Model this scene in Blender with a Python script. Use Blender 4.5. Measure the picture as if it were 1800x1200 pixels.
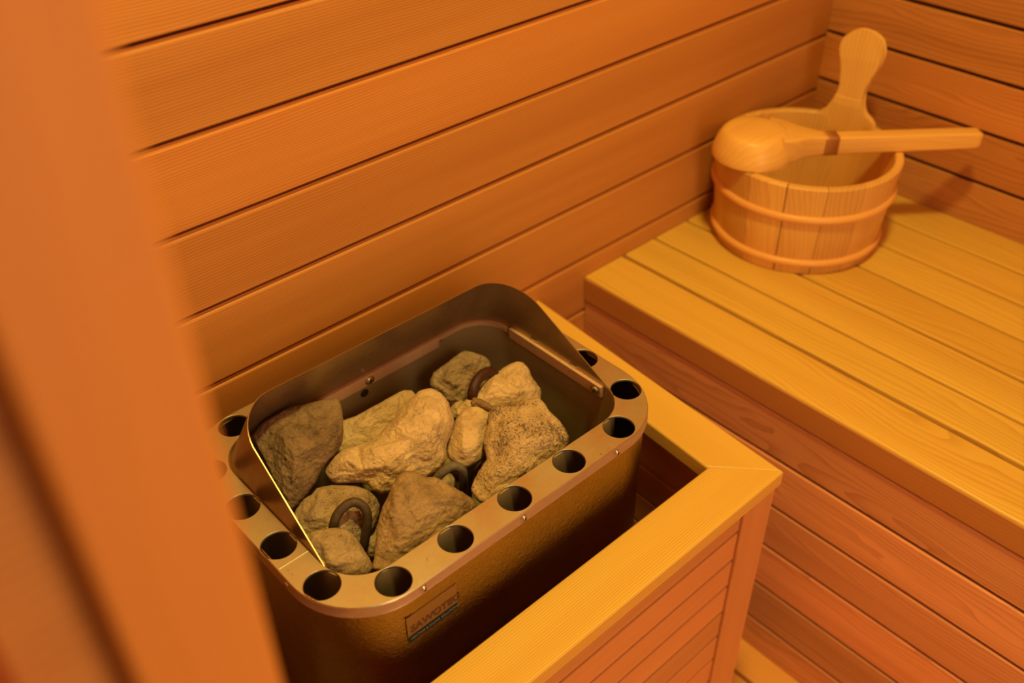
import bpy, bmesh, math, random
import numpy as np
from mathutils import Vector, Matrix, noise
from mathutils.geometry import delaunay_2d_cdt

scene = bpy.context.scene
for o in list(bpy.data.objects):
    bpy.data.objects.remove(o)

# ------------------------------------------------------------------ camera
# lengths are metres; "rel" heights are measured from the camera's own height,
# CAM_H above the floor, which is z = 0
CAM_H = 1.225
RX = ((0.7373645, -0.6754357, -0.0089575),
      (-0.4189650, -0.4468965, -0.7904124),
      (0.5298697, 0.5865749, -0.6125095))
right, down, fwd = Vector(RX[0]), Vector(RX[1]), Vector(RX[2])
cd = bpy.data.cameras.new('camera')
cam = bpy.data.objects.new('camera', cd)
scene.collection.objects.link(cam)
M = Matrix((right, -down, -fwd)).transposed().to_4x4()
M.translation = (0, 0, CAM_H)
cam.matrix_world = M
cd.sensor_width = 36
cd.lens = 1715.6 / 1800 * 36
cd.clip_start = 0.01
cd.dof.use_dof = True
cd.dof.focus_distance = 0.925
cd.dof.aperture_fstop = 3.6
scene.camera = cam

# ------------------------------------------------------------------ light
scene.view_settings.view_transform = 'Standard'
scene.view_settings.look = 'None'
scene.view_settings.gamma = 1
scene.view_settings.exposure = 0.0
w = bpy.data.worlds.new('world'); scene.world = w
w.use_nodes = True
w.node_tree.nodes['Background'].inputs[0].default_value = (1.0, 0.55, 0.25, 1)
w.node_tree.nodes['Background'].inputs[1].default_value = 0.05

def area(name, loc, target, sx, sy, power, color, shape='RECTANGLE'):
    l = bpy.data.lights.new(name, 'AREA')
    l.shape = shape; l.size = sx; l.size_y = sy
    l.energy = power; l.color = color
    o = bpy.data.objects.new(name, l)
    scene.collection.objects.link(o)
    o.location = loc
    o.rotation_euler = (Vector(target) - Vector(loc)).to_track_quat('-Z', 'Y').to_euler()
    return o
# warm cabin lamp on the ceiling, plus an added, unseen fill inside the cabin behind the camera
area('cabin_lamp', (0.46, 0.26, 2.06), (0.50, 0.3, 0.6), 0.15, 0.15, 16.0, (1.0, 0.78, 0.20), 'DISK')
area('fill_light', (0.16, -0.85, 0.95), (0.5, 0.35, 0.55), 0.5, 1.4, 13.0, (1.0, 0.66, 0.36))

# ------------------------------------------------------------------ helpers
col = scene.collection
rng = random.Random(11)

def tag(o, label=None, cat=None, group=None, kind=None):
    if label: o['label'] = label
    if cat: o['category'] = cat
    if group: o['group'] = group
    if kind: o['kind'] = kind
    return o

def empty(name, loc, label, cat, group=None):
    o = bpy.data.objects.new(name, None)
    o.empty_display_size = 0.05
    o.location = loc
    col.objects.link(o)
    return tag(o, label, cat, group)

def world_loc(o):
    v = Vector(o.location)
    while o.parent:
        o = o.parent; v += Vector(o.location)
    return v

class MB:
    """collects vertices given in camera-height-relative metres"""
    def __init__(s):
        s.v = []; s.f = []; s.g = []; s.t = []; s.sm = []
    def add(s, verts, faces, gc=None, tint=0.5, smooth=False):
        n = len(s.v)
        s.v += [tuple(p) for p in verts]
        s.g += [tuple(q) for q in (gc if gc is not None else verts)]
        s.t += [tint] * len(verts)
        s.f += [tuple(n + i for i in f) for f in faces]
        s.sm += [smooth] * len(faces)
        return s
    def build(s, name, mat, parent=None, origin=None, auto=None, label=None):
        me = bpy.data.meshes.new(name)
        if parent is not None:
            org = world_loc(parent) if origin is None else Vector(origin)
        elif origin is not None:
            org = Vector(origin)
        else:
            org = Vector((0, 0, 0))
        me.from_pydata([(p[0] - org.x, p[1] - org.y, p[2] + CAM_H - org.z) for p in s.v], [], s.f)
        a = me.attributes.new('gc', 'FLOAT_VECTOR', 'POINT')
        a.data.foreach_set('vector', np.array(s.g, dtype=np.float32).ravel())
        a = me.attributes.new('bt', 'FLOAT', 'POINT')
        a.data.foreach_set('value', np.array(s.t, dtype=np.float32))
        me.polygons.foreach_set('use_smooth', s.sm)
        bm = bmesh.new(); bm.from_mesh(me)
        bmesh.ops.recalc_face_normals(bm, faces=bm.faces)
        bm.to_mesh(me); bm.free()
        me.materials.append(mat)
        o = bpy.data.objects.new(name, me)
        if parent is not None:
            o.parent = parent
            o.location = org - world_loc(parent)
        else:
            o.location = org
        col.objects.link(o)
        if auto and any(s.sm):
            me.set_sharp_from_angle(angle=math.radians(auto))
        if label: o['label'] = label
        return o

def board(mb, O, L, W, T, bev=0.002, tint=None, s0=(0, 0), s1=(0, 0), seg=1, off=None):
    """a plank: origin corner O, length / width / thickness vectors, chamfered long edges.
       s0, s1: how far each end is cut back at width 0 and width 1 (mitres)"""
    O, L, W, T = Vector(O), Vector(L), Vector(W), Vector(T)
    l, wd, th = L.length, W.length, T.length
    Ln, Wn, Tn = L / l, W / wd, T / th
    b = min(bev, wd * .4, th * .4)
    c = b * .35
    prof = [(b, 0), (wd - b, 0), (wd - c, c), (wd, b), (wd, th - b), (wd - c, th - c), (wd - b, th), (b, th), (c, th - c), (0, th - b), (0, b), (c, c)]
    if b < 1e-6:
        prof = [(0, 0), (wd, 0), (wd, th), (0, th)]
    n = len(prof)
    vs, gc = [], []
    if tint is None: tint = rng.random()
    if off is None: off = (rng.uniform(0, 40), rng.uniform(-.3, .3), rng.uniform(0.02, .2))
    for k in range(seg + 1):
        for (a, d) in prof:
            f = a / wd
            lo = s0[0] * (1 - f) + s0[1] * f
            hi = l - (s1[0] * (1 - f) + s1[1] * f)
            t = lo + (hi - lo) * k / seg
            vs.append(O + Ln * t + Wn * a + Tn * d)
            gc.append((t + off[0], a + off[1], d + off[2]))
    fs = [tuple(range(n)), tuple(reversed([seg * n + i for i in range(n)]))]
    for k in range(seg):
        for i in range(n):
            j = (i + 1) % n
            fs.append((k * n + i, (k + 1) * n + i, (k + 1) * n + j, k * n + j))
    mb.add(vs, fs, gc, tint)
    return mb

def tube(mb, pts, r, sides=12, samples=None, smooth=True, caps=True):
    P = [Vector(p) for p in pts]
    if samples:
        Q = []
        for i in range(len(P) - 1):
            p0 = P[max(i - 1, 0)]; p1 = P[i]; p2 = P[i + 1]; p3 = P[min(i + 2, len(P) - 1)]
            for k in range(samples):
                t = k / samples
                Q.append(0.5 * ((2 * p1) + (p2 - p0) * t + (2 * p0 - 5 * p1 + 4 * p2 - p3) * t * t + (3 * p1 - p0 - 3 * p2 + p3) * t ** 3))
        Q.append(P[-1]); P = Q
    vs = []; fs = []
    prev = None
    for i, p in enumerate(P):
        d = (P[min(i + 1, len(P) - 1)] - P[max(i - 1, 0)]).normalized()
        if prev is None:
            x = d.orthogonal().normalized()
        else:
            x = (prev - d * prev.dot(d)).normalized()
        prev = x
        y = d.cross(x)
        for k in range(sides):
            a = 2 * math.pi * k / sides
            vs.append(p + (x * math.cos(a) + y * math.sin(a)) * r)
    for i in range(len(P) - 1):
        for k in range(sides):
            j = (k + 1) % sides
            fs.append((i * sides + k, i * sides + j, (i + 1) * sides + j, (i + 1) * sides + k))
    if caps:
        fs.append(tuple(range(sides))); fs.append(tuple(len(vs) - sides + i for i in range(sides)))
    mb.add(vs, fs, None, .5, smooth)
    return mb

def lathe(mb, c, prof, n=48, smooth=True, a0=0, a1=2 * math.pi, gcf=None, tint=.5):
    full = abs(a1 - a0 - 2 * math.pi) < 1e-6
    m = n if full else n + 1
    vs = []; gc = []
    for i in range(m):
        a = a0 + (a1 - a0) * i / n
        for (r, z) in prof:
            vs.append((c[0] + r * math.cos(a), c[1] + r * math.sin(a), c[2] + z))
            gc.append((z, a * .12, r) if gcf is None else gcf(a, r, z))
    k = len(prof); fs = []
    for i in range(n):
        j = (i + 1) % m
        for q in range(k - 1):
            fs.append((i * k + q, j * k + q, j * k + q + 1, i * k + q + 1))
    mb.add(vs, fs, gc, tint, smooth)
    return mb

def rrect(x0, x1, y0, y1, r, n=12):
    out = []
    for cx, cy, a in ((x1 - r, y0 + r, -90), (x1 - r, y1 - r, 0), (x0 + r, y1 - r, 90), (x0 + r, y0 + r, 180)):
        for k in range(n + 1):
            t = math.radians(a + 90 * k / n)
            out.append((cx + r * math.cos(t), cy + r * math.sin(t)))
    return out

def screw(mb, c, nrm, r=0.0042):
    """pan-head screw with a cross recess"""
    nrm = Vector(nrm).normalized(); c = Vector(c)
    x = nrm.orthogonal().normalized(); y = nrm.cross(x)
    prof = [(r * 1.25, 0), (r * 1.25, .0004), (r, .0006), (r * .92, .0014), (r * .6, .0021), (r * .3, .0023), (0.0001, .0023)]
    vs = []; fs = []; n = 18
    for i in range(n):
        a = 2 * math.pi * i / n
        for (q, z) in prof:
            vs.append(c + (x * math.cos(a) + y * math.sin(a)) * q + nrm * z)
    k = len(prof)
    for i in range(n):
        j = (i + 1) % n
        for q in range(k - 1):
            fs.append((i * k + q, j * k + q, j * k + q + 1, i * k + q + 1))
    mb.add(vs, fs, None, .5, True)
    return mb

def cross(mb, c, nrm, r=0.0042):
    nrm = Vector(nrm).normalized(); c = Vector(c) + nrm * .0021
    x = nrm.orthogonal().normalized(); y = nrm.cross(x)
    x, y = (x + y).normalized(), (y - x).normalized()
    for a, b in ((x, y), (y, x)):
        vs = [c + a * s * r * .55 + b * t * r * .13 + nrm * h for h in (0, .0005) for s, t in ((-1, -1), (1, -1), (1, 1), (-1, 1))]
        mb.add(vs, [(0, 1, 2, 3), (4, 5, 6, 7), (0, 1, 5, 4), (1, 2, 6, 5), (2, 3, 7, 6), (3, 0, 4, 7)])
    return mb

# ------------------------------------------------------------------ materials
def new_mat(name):
    m = bpy.data.materials.new(name); m.use_nodes = True
    nt = m.node_tree
    bs = nt.nodes['Principled BSDF']
    return m, nt, bs

def N(nt, t, **kw):
    n = nt.nodes.new(t)
    for k, v in kw.items(): setattr(n, k, v)
    return n

def math_(nt, op, a, b=None, c=None):
    n = N(nt, 'ShaderNodeMath', operation=op)
    for i, q in enumerate((a, b, c)):
        if q is None: continue
        if isinstance(q, (int, float)): n.inputs[i].default_value = q
        else: nt.links.new(q, n.inputs[i])
    return n.outputs[0]

def mixc(nt, f, a, b, mode='MIX'):
    n = N(nt, 'ShaderNodeMix', data_type='RGBA', blend_type=mode)
    for s, q in ((n.inputs[0], f), (n.inputs[6], a), (n.inputs[7], b)):
        if isinstance(q, (int, float)): s.default_value = q
        elif isinstance(q, tuple): s.default_value = q + (1,) if len(q) == 3 else q
        else: nt.links.new(q, s)
    return n.outputs[2]

def ramp(nt, f, pts):
    n = N(nt, 'ShaderNodeMapRange')
    nt.links.new(f, n.inputs[0])
    n.inputs[1].default_value, n.inputs[2].default_value, n.inputs[3].default_value, n.inputs[4].default_value = pts
    return n.outputs[0]

def noise_(nt, vec, scale, detail=3, rough=.55, dist=0):
    n = N(nt, 'ShaderNodeTexNoise')
    nt.links.new(vec, n.inputs['Vector'])
    n.inputs['Scale'].default_value = scale; n.inputs['Detail'].default_value = detail
    n.inputs['Roughness'].default_value = rough; n.inputs['Distortion'].default_value = dist
    return n.outputs[0]

def vmul(nt, vec, s):
    n = N(nt, 'ShaderNodeVectorMath', operation='MULTIPLY')
    nt.links.new(vec, n.inputs[0]); n.inputs[1].default_value = s
    return n.outputs[0]

def wood(name, base, dark, ring=.0034, ring_amt=.22, warp=10, streak=.3, vary=.16, rough=.48, spec=.35, red=(1.0, .82, .70), bump=.12):
    m, nt, bs = new_mat(name)
    at = N(nt, 'ShaderNodeAttribute', attribute_name='gc')
    bt = N(nt, 'ShaderNodeAttribute', attribute_name='bt')
    g = at.outputs['Vector']; t = bt.outputs['Fac']
    sp = N(nt, 'ShaderNodeSeparateXYZ'); nt.links.new(g, sp.inputs[0])
    n1 = noise_(nt, vmul(nt, g, (1.6, 9, 9)), 1.0, 2.5, .5)
    n1b = noise_(nt, vmul(nt, g, (7, 26, 26)), 1.0, 2, .5)
    amp = math_(nt, 'MULTIPLY_ADD', t, warp * 1.5, warp * .5)
    r = math_(nt, 'MULTIPLY', math_(nt, 'ADD', sp.outputs[1], math_(nt, 'MULTIPLY', sp.outputs[2], .55)), 1 / ring)
    r = math_(nt, 'ADD', r, math_(nt, 'MULTIPLY', n1, amp))
    r = math_(nt, 'ADD', r, math_(nt, 'MULTIPLY', n1b, 2.2))
    s = math_(nt, 'FRACT', r)
    s = math_(nt, 'POWER', s, 2.2)                      # early wood fades into a dark late-wood line
    fib = noise_(nt, vmul(nt, g, (10, 700, 700)), 1.0, 2, .6)
    st = noise_(nt, vmul(nt, g, (.9, 22, 22)), 1.0, 3, .55)
    st = ramp(nt, st, (.38, .66, 0, 1))
    fac = math_(nt, 'ADD', math_(nt, 'MULTIPLY', s, ring_amt), math_(nt, 'MULTIPLY', st, streak))
    fac = math_(nt, 'ADD', fac, math_(nt, 'MULTIPLY', math_(nt, 'SUBTRACT', fib, .5), .22))
    fac = math_(nt, 'MAXIMUM', math_(nt, 'MINIMUM', fac, 1.0), 0.0)
    c = mixc(nt, fac, base, dark)
    # board-to-board difference
    v = ramp(nt, t, (0, 1, 1 - vary, 1 + vary))
    hsv = N(nt, 'ShaderNodeHueSaturation'); nt.links.new(c, hsv.inputs['Color']); nt.links.new(v, hsv.inputs['Value'])
    t2 = math_(nt, 'FRACT', math_(nt, 'MULTIPLY', t, 7.31))
    c = mixc(nt, math_(nt, 'MULTIPLY', t2, .55), hsv.outputs[0], red, 'MULTIPLY')
    nt.links.new(c, bs.inputs['Base Color'])
    bs.inputs['Roughness'].default_value = rough
    bs.inputs['Specular IOR Level'].default_value = spec
    b = N(nt, 'ShaderNodeBump'); b.inputs['Strength'].default_value = bump; b.inputs['Distance'].default_value = .0006
    nt.links.new(math_(nt, 'ADD', math_(nt, 'MULTIPLY', s, -.6), fib), b.inputs['Height'])
    nt.links.new(b.outputs[0], bs.inputs['Normal'])
    return m

WALL = wood('cedar_wall', (.66, .305, .078), (.42, .150, .034), ring=.0030, ring_amt=.62, warp=7, streak=.34, vary=.10)
WALLR = wood('cedar_end_wall', (.60, .27, .078), (.30, .105, .026), ring=.0075, ring_amt=.50, warp=16, streak=.34)
RISER = wood('cedar_riser', (.78, .37, .155), (.40, .145, .052), ring=.0068, ring_amt=.46, warp=17, streak=.42, vary=.26, red=(1.0, .86, .95))
BENCH = wood('pale_bench_wood', (.80, .52, .098), (.52, .25, .045), ring=.0075, ring_amt=.42, warp=15, streak=.36, vary=.09, rough=.42, red=(1.0, .92, .85))
RAIL = wood('pale_rail_wood', (.86, .545, .105), (.56, .29, .045), ring=.0027, ring_amt=.6, warp=4, streak=.20, vary=.03, rough=.40, red=(1, .97, .95))
SLAT = wood('cedar_slat', (.80, .385, .130), (.54, .22, .065), ring=.0040, ring_amt=.3, warp=6, streak=.28, vary=.12, red=(1, .88, .85))
FASCIA = wood('dark_fascia', (.55, .25, .07), (.36, .13, .03), ring=.005, ring_amt=.25, warp=6, streak=.3, vary=.02)
PAIL = wood('pail_wood', (.82, .49, .135), (.52, .21, .055), ring=.0062, ring_amt=.36, warp=9, streak=.30, vary=.09, rough=.42, red=(1.0, .92, .9))
HOOP = wood('hoop_wood', (.83, .45, .13), (.68, .32, .085), ring=.004, ring_amt=.10, warp=5, streak=.2, vary=.03, rough=.38)
LADLE = wood('ladle_wood', (.90, .56, .15), (.62, .28, .075), ring=.0085, ring_amt=.24, warp=9, streak=.28, vary=.03, rough=.38)
FLOORW = wood('floor_wood', (.78, .42, .105), (.60, .27, .055), ring=.006, ring_amt=.16, warp=9, streak=.24)
JAMB_SHADE = wood('shaded_jamb_wood', (.40, .092, .010), (.28, .06, .006), ring=.006, ring_amt=.2, warp=6, streak=.32, vary=.05, rough=.6)  # shade beside the jamb is put into this wood's colour
JAMB = wood('jamb_wood', (.76, .315, .055), (.54, .20, .048), ring=.006, ring_amt=.2, warp=6, streak=.32, vary=.06, rough=.5)

def metal(name, base, rough, spots=None, bump=0, bscale=120, metallic=1.0, rvar=.12, stain=.25):
    m, nt, bs = new_mat(name)
    tc = N(nt, 'ShaderNodeTexCoord')
    v = tc.outputs['Object']
    n1 = noise_(nt, v, 14, 5, .6)
    n2 = noise_(nt, v, 160, 4, .65)
    c = mixc(nt, ramp(nt, n1, (.35, .7, 0, stain)), base, tuple(x * .5 for x in base))
    c = mixc(nt, ramp(nt, n2, (.3, .8, 0, .3)), c, tuple(min(1, x * 1.25) for x in base))
    if spots:
        n3 = noise_(nt, v, spots[1], 3, .6)
        c = mixc(nt, ramp(nt, n3, (spots[2], spots[2] + .05, 0, 1)), c, spots[0])
    nt.links.new(c, bs.inputs['Base Color'])
    bs.inputs['Metallic'].default_value = metallic
    nt.links.new(ramp(nt, n1, (.3, .7, rough - rvar * .5, rough + rvar)), bs.inputs['Roughness'])
    if bump:
        b = N(nt, 'ShaderNodeBump'); b.inputs['Strength'].default_value = bump; b.inputs['Distance'].default_value = .0012
        nt.links.new(noise_(nt, v, bscale, 4, .7), b.inputs['Height'])
        nt.links.new(b.outputs[0], bs.inputs['Normal'])
    return m

RIM = metal('brushed_rim_steel', (.66, .60, .41), .42, spots=((.22, .12, .06), 90, .715), bump=.05, bscale=300)
SKIRT = metal('rim_skirt_steel', (.50, .36, .27), .38, metallic=.6)
SHELL = metal('scaled_shell_steel', (.42, .31, .18), .17, spots=((.22, .14, .08), 430, .64), bump=.6, bscale=330, rvar=.10, stain=.55)
SHIELD = metal('shield_steel', (.42, .27, .14), .27, spots=((.05, .03, .02), 260, .75), bump=.04, bscale=40, stain=.4, metallic=.72)
LIP = metal('sooty_lip_steel', (.68, .45, .27), .55, spots=((.05, .03, .02), 300, .68), bump=.1, bscale=200, metallic=.2)
BOX = metal('olive_basket_steel', (.40, .31, .15), .5, bump=.06, bscale=60, stain=.3, metallic=.3)
SCREW = metal('screw_steel', (.66, .55, .45), .32)
DARK = metal('dark_recess', (.03, .02, .015), .6, metallic=0)

def stone_mat(name, a, b, speck, blot, bumpd=.0012, spk=.62):
    m, nt, bs = new_mat(name)
    tc = N(nt, 'ShaderNodeTexCoord'); v = tc.outputs['Object']
    n1 = noise_(nt, v, 26, 6, .6, .4)
    n2 = noise_(nt, v, 420, 4, .7)
    n3 = noise_(nt, vmul(nt, v, (1, 1, 2.5)), 95, 6, .68, .6)
    c = mixc(nt, ramp(nt, n1, (.42, .62, 0, blot)), a, b)
    c = mixc(nt, ramp(nt, math_(nt, 'ADD', n2, math_(nt, 'MULTIPLY', math_(nt, 'SUBTRACT', n1, .5), .6)), (spk, spk + .1, 0, .8)), c, speck)
    c = mixc(nt, ramp(nt, n3, (.40, .28, 0, .45)), c, speck)
    vo = N(nt, 'ShaderNodeTexVoronoi', feature='DISTANCE_TO_EDGE')
    wv = N(nt, 'ShaderNodeVectorMath', operation='ADD')
    nz = N(nt, 'ShaderNodeTexNoise'); nt.links.new(v, nz.inputs['Vector']); nz.inputs['Scale'].default_value = 45; nz.inputs['Detail'].default_value = 4
    sc_ = N(nt, 'ShaderNodeVectorMath', operation='SCALE'); nt.links.new(nz.outputs['Color'], sc_.inputs[0]); sc_.inputs['Scale'].default_value = .035
    nt.links.new(v, wv.inputs[0]); nt.links.new(sc_.outputs[0], wv.inputs[1])
    nt.links.new(vmul(nt, wv.outputs[0], (1, 1.6, 1)), vo.inputs['Vector']); vo.inputs['Scale'].default_value = 38
    crack = ramp(nt, vo.outputs['Distance'], (0.0, .045, 1, 0))
    crack = math_(nt, 'MULTIPLY', crack, ramp(nt, n1, (.45, .60, 0, 1)))
    c = mixc(nt, math_(nt, 'MULTIPLY', crack, .18), c, speck)
    nt.links.new(c, bs.inputs['Base Color'])
    bs.inputs['Roughness'].default_value = .85
    bs.inputs['Specular IOR Level'].default_value = .2
    h = math_(nt, 'ADD', math_(nt, 'MULTIPLY', n3, 1.0), math_(nt, 'MULTIPLY', n2, .35))
    h = math_(nt, 'SUBTRACT', h, math_(nt, 'MULTIPLY', crack, .22))
    bp = N(nt, 'ShaderNodeBump'); bp.inputs['Strength'].default_value = 1.0; bp.inputs['Distance'].default_value = bumpd * 3.2
    nt.links.new(h, bp.inputs['Height']); nt.links.new(bp.outputs[0], bs.inputs['Normal'])
    return m
STM = {
 'pale': stone_mat('pale_stone', (.82, .58, .32), (.54, .36, .19), (.24, .14, .08), .75, spk=.70),
 'grey': stone_mat('grey_stone', (.48, .335, .20), (.34, .235, .14), (.14, .09, .06), .8, spk=.68),
 'brown': stone_mat('brown_stone', (.33, .215, .115), (.18, .112, .058), (.07, .045, .03), .9, spk=.60),
 'speck': stone_mat('speckled_stone', (.66, .46, .25), (.44, .30, .17), (.10, .07, .05), .9, spk=.50),
 'tan': stone_mat('tan_stone', (.48, .32, .165), (.27, .175, .09), (.11, .075, .045), .9, spk=.62),
 'soft': stone_mat('soft_grey_stone', (.56, .40, .225), (.33, .235, .135), (.12, .085, .055), .9, spk=.57),
}

# ------------------------------------------------------------------ the cabin
YB, XR, XL, YF = 0.76, 1.34, 0.0684, -1.25
FL, CE = -CAM_H, 0.875
FZ = FL + .018        # top of the duckboards
def fin(mb, name, mat, label):
    return tag(mb.build(name, mat, auto=35), label, kind='structure')

mb = MB()
zs = sorted([-.3722 + .0873 * k for k in range(-10, 15) if FL - .05 < -.3722 + .0873 * k < CE - .01])
lim = [FL] + [z for z in zs if z > FL + .03] + [CE]
for a, b in zip(lim[:-1], lim[1:]):
    board(mb, (-.1, YB, a + .0010), (XR + .12, 0, 0), (0, 0, b - a - .0058), (0, .0050, 0), .0018)
    board(mb, (-.1, YB + .0032, b - .0056), (XR + .12, 0, 0), (0, 0, .0034), (0, .0040, 0), .0002)
    board(mb, (-.1, YB + .0060, a + .012), (XR + .12, 0, 0), (0, 0, b - a - .026), (0, .010, 0), .001)
mb.add([(-.1, YB + .0200, FL), (XR + .1, YB + .0200, FL), (XR + .1, YB + .0200, CE), (-.1, YB + .0200, CE),
        (-.1, YB + .035, FL), (XR + .1, YB + .035, FL), (XR + .1, YB + .035, CE), (-.1, YB + .035, CE)],
       [(0, 1, 2, 3), (4, 5, 6, 7), (0, 1, 5, 4), (2, 3, 7, 6), (1, 2, 6, 5), (0, 3, 7, 4)])
fin(mb, 'wall_back', WALL, 'wide cedar planks of the wall behind the heater')

mb = MB()
zs = [-.467 + .0742 * k for k in range(-12, 20)]
lim = [FL] + [z for z in zs if FL + .03 < z < CE - .02] + [CE]
for a, b in zip(lim[:-1], lim[1:]):
    board(mb, (XR, YF, a + .0026), (0, YB - YF - .0005, 0), (0, 0, b - a - .0050), (.0046, 0, 0), .0016)
    board(mb, (XR + .0050, YF, a + .010), (0, YB - YF - .0005, 0), (0, 0, b - a - .020), (.009, 0, 0), .001)
mb.add([(XR + .032, YF, FL), (XR + .032, YB, FL), (XR + .032, YB, CE), (XR + .032, YF, CE),
        (XR + .045, YF, FL), (XR + .045, YB, FL), (XR + .045, YB, CE), (XR + .045, YF, CE)],
       [(0, 1, 2, 3), (4, 5, 6, 7), (0, 1, 5, 4), (2, 3, 7, 6), (1, 2, 6, 5), (0, 3, 7, 4)])
fin(mb, 'wall_right', WALLR, 'end wall of cedar planks behind the bucket')

mb = MB()      # wall with the doorway the photograph is taken from
lim = [FL + .0873 * k for k in range(0, 24)] + [CE]
for y0, y1 in ((.2125, YB), (YF, -.62)):
    for a, b in zip(lim[:-1], lim[1:]):
        board(mb, (XL, y0, a + .0008), (0, y1 - y0, 0), (0, 0, b - a - .0040), (-.014, 0, 0), .0026)
    mb.add([(x, y, z) for x in (XL - .0139, -.03) for y, z in ((y0, FL), (y1, FL), (y1, CE), (y0, CE))],
           [(0, 1, 2, 3), (4, 5, 6, 7), (0, 1, 5, 4), (2, 3, 7, 6), (1, 2, 6, 5), (0, 3, 7, 4)])
fin(mb, 'wall_left', WALL, 'wall beside the doorway left of the heater')

mb = MB()
for a, b in zip(lim[:-1], lim[1:]):
    board(mb, (-.03, YF, a + .0008), (XR + .03, 0, 0), (0, 0, b - a - .0040), (0, -.014, 0), .0026)
fin(mb, 'wall_front', WALL, 'wall behind the camera')
mb = MB()
for k in range(16):
    x0 = -.03 + k * .0875
    board(mb, (x0, YF, CE), (0, YB - YF + .02, 0), (.0855, 0, 0), (0, 0, .014), .002)
fin(mb, 'ceiling', WALL, 'plank ceiling of the cabin')
mb = MB()      # duckboards on the floor
x = .9 - .0575
k = 0
edges = [.8215 - .0015 - .0445 - k * .0755 for k in range(-8, 13)]
for e in edges:
    board(mb, (e + .0025, YF, FL), (0, YB - YF, 0), (.0705, 0, 0), (0, 0, .0001), 0)
mb2 = MB()
for e in edges:
    board(mb2, (e + .003, YF, FL - .02), (0, YB - YF, 0), (.0695, 0, 0), (0, 0, .02), .002)
mb2.add([(x_, y_, z_) for z_ in (FL - .03, FL - .021) for x_, y_ in ((-1.6, YF - .02), (XR + .02, YF - .02), (XR + .02, YB + .02), (-1.6, YB + .02))],
        [(0, 1, 2, 3), (4, 5, 6, 7), (0, 1, 5, 4), (2, 3, 7, 6), (1, 2, 6, 5), (0, 3, 7, 4)])
fin(mb2, 'floor', FLOORW, 'pale wooden duckboard floor between heater guard and bench')

# door frame standing right in front of the camera
mb = MB()
board(mb, (.0275, .190, FL), (0, 0, CE - FL), (XL - .0275, 0, 0), (0, .022, 0), .0022, tint=.45)
fin(mb, 'trim_1', JAMB, 'blurred door jamb edge close to the camera at the left')
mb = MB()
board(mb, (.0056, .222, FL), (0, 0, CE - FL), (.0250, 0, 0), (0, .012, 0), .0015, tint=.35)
fin(mb, 'trim_2', JAMB_SHADE, 'recessed door rebate left of the blurred jamb, shade painted into its colour')
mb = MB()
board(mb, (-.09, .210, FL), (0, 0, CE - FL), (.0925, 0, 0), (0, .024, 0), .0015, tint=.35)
fin(mb, 'trim_3', JAMB_SHADE, 'outer door frame board at the lower left corner')  # this board's tone has the shade painted in as well

# ------------------------------------------------------------------ bench
bench = empty('bench', (1.08, -.25, 0), 'wide pale sauna bench with red cedar plank front, under the wooden bucket', 'bench')
BZ = -.752
mb = MB()
tints = [.30, .55, .25, .42, .5, .35]
for (a, b), t in zip(((.9055, .9665), (.9705, 1.0385), (1.0435, 1.1155), (1.1205, 1.1880), (1.1930, 1.2600), (1.2650, 1.3385)), tints):
    board(mb, (a, YF + .001, BZ - .026), (0, YB - YF - .002, 0), (b - a, 0, 0), (0, 0, .026), .0020, tint=t)
mb.build('seat', BENCH, bench, auto=35)
mb = MB()
board(mb, (.8230, YF + .001, BZ - .0395), (0, YB - YF - .002, 0), (.0755, 0, 0), (0, 0, .0395), .0026, tint=.62, off=(3.2, .11, .05))
mb.build('front_board', BENCH, bench, auto=35)
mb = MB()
board(mb, (.8222, YF + .001, BZ - .0397), (0, YB - YF - .002, 0), (0, 0, .0362), (.003, 0, 0), .0012, tint=.5)  # thin darker strip over the front face of the front board
mb.build('fascia', FASCIA, bench, label='darker strip on the front board')
mb = MB()
zz = [-.7925, -.8625, -.9405, -1.0145, -1.0915, -1.1650, FL + .0008]
rt = [.55, .85, .50, .95, .15, .70]
for (a, b), t in zip(zip(zz[:-1], zz[1:]), rt):
    board(mb, (.8250, YF + .001, b + .0004), (0, YB - YF - .002, 0), (0, 0, a - b - .0042), (.0048, 0, 0), .0020, tint=t)
    board(mb, (.8320, YF + .001, b + .008), (0, YB - YF - .002, 0), (0, 0, a - b - .018), (.008, 0, 0), .001, tint=t)
mb.build('front_panel', RISER, bench, auto=35)
mb = MB()
for y in (.62, .1, -.45, -1.0):
    board(mb, (.847, y, BZ - .066), (.49, 0, 0), (0, .05, 0), (0, 0, .0395), .002)
board(mb, (.847, YF + .002, BZ - .080), (.49, 0, 0), (0, YB - YF - .004, 0), (0, 0, .0139), .001)
mb.build('bearer', BENCH, bench, auto=35)

# ------------------------------------------------------------------ heater guard
guard = empty('heater_guard', (.40, .37, 0), 'low pale wooden guard rail with mitred top around the sauna heater', 'guard rail')
RZ = -.7475
mb = MB()
# front top rail; outer face y=.352, inner face y=.411, mitre from (.7047,.352) to (.650,.411)
board(mb, (XL + .0005, .352, RZ - .0215), (.7047 - XL, 0, 0), (0, .059, 0), (0, 0, .0215), .0024, tint=.5, s1=(0, .0547), off=(3, .02, .11))
mb.build('top_rail', RAIL, guard, auto=35)
mb = MB()
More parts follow.
